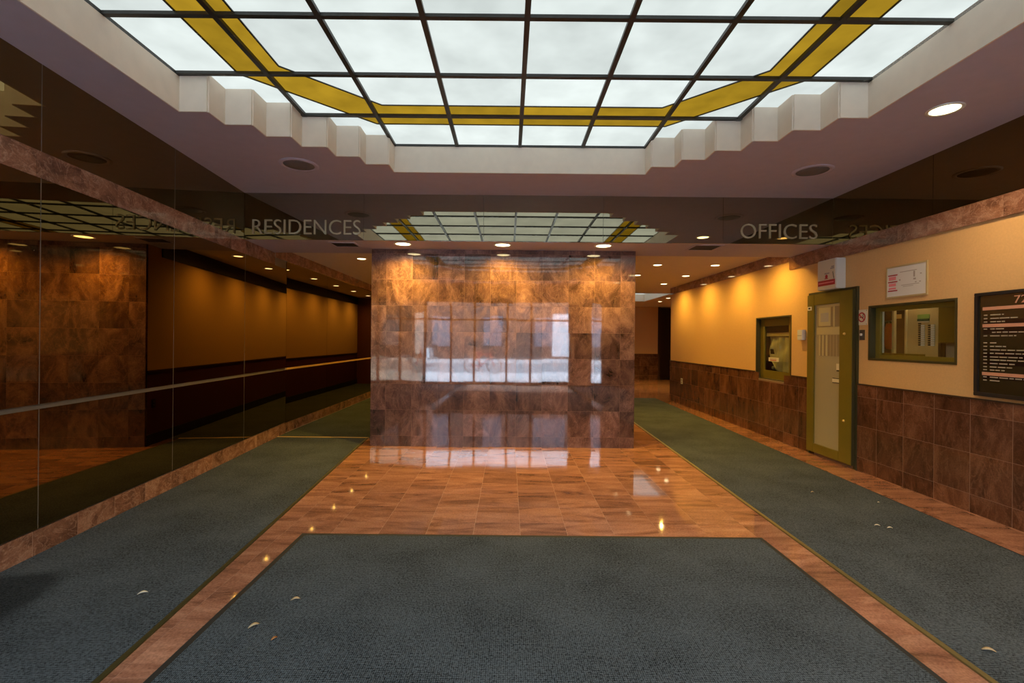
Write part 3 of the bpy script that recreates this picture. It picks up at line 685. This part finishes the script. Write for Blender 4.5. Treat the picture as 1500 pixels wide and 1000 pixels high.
# directory board
db = empty('directory_board', (XR, 3.76, 1.055), 'dark directory board with number 72, salmon heading strips and lines of names', 'sign')
dy, dn, dz0, dz1 = 4.235, 3.30, 1.052, 1.952
XB = XR-.035
for n, b in (('frame', (dn, dy, dz1-.028, dz1)), ('frame', (dn, dy, dz0, dz0+.034)), ('frame', (dy-.038, dy, dz0+.034, dz1-.028)), ('frame', (dn, dn+.038, dz0+.034, dz1-.028))):
    box(n, XB, XR-.001, *b, M['black'], db, bevel=.003)
face = box('board_face', XB+.014, XR-.001, dn+.038, dy-.038, dz0+.034, dz1-.028, M['board'], db)
xb = XB+.0135
for a, b in ((1.797, 1.825), (1.650, 1.678), (1.235, 1.263)): box('heading_strip', xb-.003, xb, dn+.05, 4.167, a, b, M['pink'], face)
for a, b in ((1.680, 1.712), (1.592, 1.648), (1.384, 1.442), (1.327, 1.356), (1.208, 1.234)): box('reflection_strip', xb-.001, xb, dn+.05, 4.165, a, b, M['board_refl'], face)  # dark reflections on the board face, laid on as strips
rows = [1.755, 1.725, 1.696, 1.635, 1.606, 1.576, 1.516, 1.486, 1.456, 1.427, 1.396, 1.370, 1.340, 1.310, 1.284, 1.222, 1.194]
ends = [3.99, 3.88, 3.98, 3.98, 3.70, 3.89, 4.05, 3.97, 3.74, 3.76, 3.84, 3.72, 3.90, 3.92, 3.98, 3.75, 4.02]
def greek(y0, y1, z, mat):
    bm = bmesh.new(); y = y0
    while y > y1:
        e = max(y-R.uniform(.03, .085), y1); add_box(bm, xb-.0025, xb, e, y, z-.0042, z+.0042); y = e-R.uniform(.008, .014)
    link(bpy.data.objects.new('print_line', bm_mesh('print_line', bm, mat)), face)
for z, e in zip(rows, ends):
    if abs(z-1.606) > .001: greek(4.157, 4.127, z, M['print'])
    greek(4.10 if abs(z-1.606) > .001 else 4.085, e, z, M['print'])
letters('72', M['pink'], face, Vector((xb-.001, 3.905, 1.842)), RW, .098, .062, .004, -.004)

# framed plan, no smoking sign, switch, grey box, sign box
mp = empty('framed_map', (XR, 4.99, 1.99), 'framed white site plan with red text blocks above the reception window', 'picture')
for b in ((4.735, 5.25, 2.318, 2.335), (4.735, 5.25, 1.993, 2.008), (4.735, 4.748, 2.008, 2.318), (5.237, 5.25, 2.008, 2.318)): box('frame', XR-.016, XR-.0005, *b, M['panelcream'], mp)
pp = box('paper', XR-.011, XR-.0005, 4.748, 5.237, 2.008, 2.318, M['white'], mp)
for a in (2.236, 2.165, 2.07): box('heading_line', XR-.0125, XR-.011, 5.10, 5.225, a-.006, a+.006, M['red'], pp)
for a, b in ((2.185, 2.222), (2.118, 2.150), (2.085, 2.105)): box('text_block', XR-.012, XR-.011, 5.12, 5.215, a, b, M['pinkt'], pp)
for (ya, yb, za, zb) in ((4.86, 5.07, 2.255, 2.262), (4.88, 4.90, 2.19, 2.25), (5.06, 5.08, 2.17, 2.185), (4.87, 4.90, 2.16, 2.178), (4.81, 4.83, 2.13, 2.14), (4.86, 4.88, 2.13, 2.14), (4.83, 5.05, 2.115, 2.121), (4.90, 5.03, 2.10, 2.105), (4.80, 4.82, 2.21, 2.22)): box('plan_mark', XR-.012, XR-.011, ya, yb, za, zb, M['greyprint'], pp)
ns = empty('no_smoking_sign', (XR, 5.615, 1.715), 'square cream no smoking sign beside the olive door', 'sign')
box('plate', XR-.006, XR-.0005, 5.533, 5.70, 1.716, 1.896, M['cream'], ns, bevel=.001)
lathe('red_ring', ((.058, 0), (.058, .002), (.044, .002), (.044, 0), (.058, 0)), M['red'], ns, 32, (XR-.006, 5.617, 1.808), (0, -math.pi/2, 0), False)
o = box('red_slash', XR-.0085, XR-.006, 5.617-.050, 5.617+.050, 1.802, 1.814, M['red'], ns); o.rotation_euler.x = math.radians(40)
box('cigarette', XR-.0072, XR-.006, 5.59, 5.648, 1.801, 1.812, M['ink'], ns)
bm = bmesh.new(); tube(bm, (XR-.0066, 5.592, 1.814), (XR-.0066, 5.600, 1.828), .0035, 6); tube(bm, (XR-.0066, 5.600, 1.828), (XR-.0066, 5.590, 1.842), .0035, 6)
link(bpy.data.objects.new('smoke_curl', bm_mesh('smoke_curl', bm, M['ink'])), ns)
for a in (5.543, 5.69):
    for b in (1.727, 1.885): lathe('screw', ((0, .002), (.004, .0015), (.005, 0)), M['ink'], ns, 8, (XR-.006, a, b), (0, -math.pi/2, 0))
sw = empty('key_switch', (XR, 5.61, 1.54), 'small dark metal switch plate below the no smoking sign', 'switch')
box('plate', XR-.008, XR-.0005, 5.572, 5.650, 1.540, 1.660, M['greydk'], sw, bevel=.002)
box('toggle', XR-.026, XR-.008, 5.60, 5.625, 1.590, 1.618, M['white'], sw, bevel=.003)
gb = empty('wall_box', (XR, 6.77, 1.54), 'small grey box on the yellow wall left of the olive door', 'box')
box('case', XR-.055, XR-.0005, 6.675, 6.795, 1.540, 1.684, M['white'], gb, bevel=.006); box('lid_seam', XR-.0565, XR-.055, 6.69, 6.78, 1.60, 1.604, M['greydk'], gb); box('base_plate', XR-.006, XR-.0005, 6.80, 6.86, 1.59, 1.66, M['greydk'], gb)
sb = empty('light_box_sign', (XR, 6.07, 2.18), 'white box sign with red stripe mounted above the olive door', 'sign')
XS = XR-.12
box('case', XS, XR-.0005, 5.895, 6.25, 2.182, 2.560, M['white'], sb, bevel=.006)
fc = box('sign_face', XS-.003, XS, 5.92, 6.245, 2.19, 2.553, M['cream'], sb)
stp = box('red_stripe', XS-.005, XS-.003, 5.915, 6.237, 2.232, 2.300, M['red'], fc)
box('stripe_print', XS-.006, XS-.005, 5.935, 6.22, 2.26, 2.274, M['pinkt'], sb)
for (ya, yb, za, zb, m_) in ((5.93, 5.985, 2.45, 2.468, 'greyprint'), (5.93, 6.00, 2.43, 2.448, 'greyprint'), (6.02, 6.11, 2.375, 2.392, 'greyprint')): box('print_mark', XS-.004, XS-.003, ya, yb, za, zb, M[m_], fc)
lathe('red_motif', ((0, .003), (.02, .002), (.026, 0)), M['red'], fc, 14, (XS-.003, 6.075, 2.345), (0, -math.pi/2, 0))
box('motif_foot', XS-.0045, XS-.003, 6.04, 6.11, 2.315, 2.324, M['red'], fc)
for k in range(4):
    o = box('green_sprig', XS-.0045, XS-.003, 5.935+.006*k-.004, 5.935+.006*k+.005, 2.305+.022*k, 2.33+.022*k, M['greend'], fc)

# ---------------------------------------------------------------- litter on the carpets
def leaf(x, y, ln, ang, mat, label, z=.0095):
    bm = bmesh.new(); n = 8; up = []; lo = []
    for i in range(n+1):
        u = i/n; wd = ln*.16*math.sin(math.pi*u)**.8+.0005; zz = z+.012*math.sin(math.pi*u)*ln/.06+.001
        up.append((bm.verts.new((u*ln-ln/2, wd+.25*ln*u*u*.4, zz+.003)), bm.verts.new((u*ln-ln/2, -wd+.25*ln*u*u*.4, zz))))
    for a, b in zip(up, up[1:]): bm.faces.new([a[0], a[1], b[1], b[0]])
    me = bm_mesh('dry_leaf', bm, mat, True); o = bpy.data.objects.new('dry_leaf', me); o.location = (x, y, 0); o.rotation_euler.z = ang
    link(o); sm = o.modifiers.new('thickness', 'SOLIDIFY'); sm.thickness = .0012
    tag(o, label, 'leaf', 'dry leaves on the carpets')
leaf(-2.108, 2.771, .05, .5, M['cream'], 'pale curled leaf on the left carpet runner')
leaf(-1.199, 2.721, .05, .3, M['leaf'], 'tan leaf on the entrance mat, farthest of its three')
leaf(-1.300, 2.466, .055, .7, M['leaf'], 'pale tan leaf on the entrance mat close to its left edge')
leaf(-1.146, 2.366, .032, .9, M['leafo'], 'small orange leaf on the entrance mat')
leaf(3.031, 3.91, .04, -.4, M['cream'], 'pale scrap on the right carpet runner, left of a close pair')
leaf(3.095, 3.86, .04, -.2, M['cream'], 'pale scrap on the right carpet runner, right of a close pair')
leaf(2.351, 2.324, .055, -.5, M['leaf'], 'tan leaf on the right carpet runner near the front')
leaf(3.486, 4.483, .025, .2, M['cream'], 'tiny pale scrap on the right carpet runner nearest the wainscot')
leaf(3.049, 4.773, .032, .1, M['leaf'], 'small tan scrap farthest along the right carpet runner')

# ---------------------------------------------------------------- entrance glazing behind the viewer and the street outside
ent = empty('wall_entrance', (0, YF, 0), kind='structure')
box('bulkhead', -3.6, XR+.2, YF-.2, YF, 2.75, 3.95, M['wood_d'], ent)
mx_ = [-2.80, -1.95, -1.15, -.05, .75, 2.05, 2.75, 3.15]
for x in mx_: box('mullion', x-.035, x+.035, YF-.10, YF-.02, .10, 2.75, M['black'], ent)
box('sill', -3.0, XR+.1, YF-.12, YF, -.02, .10, M['black'], ent); box('transom', -3.0, XR+.1, YF-.10, YF-.02, 2.15, 2.21, M['black'], ent)
box('pier', 2.085, 2.715, YF-.2, YF, 0, 2.75, M['wood_d'], ent); box('pier', 3.185, XR+.2, YF-.2, YF, 0, 2.75, M['wood_d'], ent)
for a, b in zip(mx_, mx_[1:]):
    if a != 2.05: box('glass_pane', a+.035, b-.035, YF-.065, YF-.055, .10, 2.75, M['pane'], ent)
tag(box('ground_pavement', -30, 30, -9, YF-.1, -.3, -.02, M['paving']), kind='structure')
tag(box('ground_road', -40, 40, -19, -9, -.3, -.06, M['road']), kind='structure')
tag(box('ground_far_pavement', -30, 30, -24, -19, -.3, -.02, M['paving']), kind='structure')
fb = empty('building', (0, -24, 0), 'brown building across the street seen only in reflections', 'building')
box('facade_wall', -28, 28, -26, -24, 0, 7.2, M['facade'], fb)
for k in range(12):
    for zv in (1.0, 4.6):
        x = -22+k*4
        wn = box('facade_window', x, x+(1.5 if k % 3 else 2.4), -24.0, -23.94, zv, zv+2.3, M['facwin'], fb)
box('facade_door', 3.4, 4.8, -24.0, -23.9, .2, 3.6, M['facdoor'], fb)
bk = empty('bicycle', (-1.15, -8.3, 0), 'bicycle parked on the pavement outside the entrance', 'bicycle')
def wheel(y_off, x, r=.34, parent=None, y=-8.3):
    bm = bmesh.new(); n = 28
    for i in range(n): tube(bm, (x+r*math.cos(2*math.pi*i/n), y, r+r*math.sin(2*math.pi*i/n)-.0), (x+r*math.cos(2*math.pi*(i+1)/n), y, r+r*math.sin(2*math.pi*(i+1)/n)), .018, 6)
    for i in range(8): tube(bm, (x, y, r), (x+r*math.cos(2*math.pi*i/8), y, r+r*math.sin(2*math.pi*i/8)), .004, 4)
    link(bpy.data.objects.new('wheel', bm_mesh('wheel', bm, M['black'])), parent)
wheel(0, -1.65, parent=bk); wheel(0, -.62, parent=bk)
bm = bmesh.new()
for p, q in (((-1.65, .34), (-1.25, .30)), ((-1.25, .30), (-.78, .78)), ((-1.25, .30), (-1.38, .85)), ((-1.38, .80), (-.80, .82)), ((-.62, .34), (-.82, .95)), ((-1.65, .34), (-1.38, .80))): tube(bm, (p[0], -8.3, p[1]), (q[0], -8.3, q[1]), .018)
tube(bm, (-.82, -8.55, .97), (-.82, -8.05, .97), .014); add_box(bm, -1.50, -1.26, -8.36, -8.24, .85, .89)
link(bpy.data.objects.new('frame', bm_mesh('frame', bm, M['red'])), bk)
car = empty('car', (-6.8, -15.5, 0), 'white parked car on the street outside the entrance', 'car')
pf = [(-2.1, .28), (-2.1, .75), (-1.9, .92), (-1.2, .98), (-.55, 1.42), (.9, 1.45), (1.6, 1.02), (2.1, .92), (2.15, .30)]
bm = bmesh.new(); f0 = [bm.verts.new((x-6.8, -16.3, z)) for x, z in pf]; f1 = [bm.verts.new((x-6.8, -14.6, z)) for x, z in pf]
bm.faces.new(f0); bm.faces.new(f1[::-1])
for i in range(len(pf)): bm.faces.new([f0[i], f1[i], f1[(i+1) % len(pf)], f0[(i+1) % len(pf)]])
link(bpy.data.objects.new('car_body', bm_mesh('car_body', bm, M['carwhite'])), car)
prism_pts = [(-1.05, 1.0), (-.5, 1.36), (.85, 1.38), (1.4, 1.03)]
bm = bmesh.new(); a = [bm.verts.new((x-6.8, -14.585, z)) for x, z in prism_pts]; b = [bm.verts.new((x-6.8, -14.602, z)) for x, z in prism_pts]
bm.faces.new(a); bm.faces.new(b[::-1])
for i in range(4): bm.faces.new([a[i], b[i], b[(i+1) % 4], a[(i+1) % 4]])
link(bpy.data.objects.new('side_window', bm_mesh('side_window', bm, M['black'])), car)
for x in (-8.15, -5.55):
    for yv in (-16.2, -14.68): lathe('wheel', ((0, .1), (.2, .1), (.31, .09), (.32, 0), (.31, -.09), (0, -.09)), M['rubber'], car, 20, (x, yv, .26), (math.pi/2, 0, 0))

# ---------------------------------------------------------------- wall outlets
ou = empty('wall_outlet', (XR-.014, 11.4, .50), 'small white outlet on the granite wainscot far along the offices corridor', 'outlet')
box('plate', XR-.021, XR-.0145, 11.34, 11.46, .495, .63, M['white'], ou, bevel=.002)
for zv in (.535, .59): box('socket', XR-.0225, XR-.021, 11.375, 11.425, zv-.015, zv+.015, M['greydk'], ou)
ou = empty('wall_outlet', (BX0, 6.89, .51), 'small black outlet low on the red dado, mirrored in the black glass wall', 'outlet')
box('plate', BX0-.007, BX0-.0005, 6.85, 6.93, .51, .63, M['black'], ou, bevel=.002)
for zv in (.545, .595): box('socket', BX0-.0085, BX0-.007, 6.87, 6.91, zv-.013, zv+.013, M['greydk'], ou)
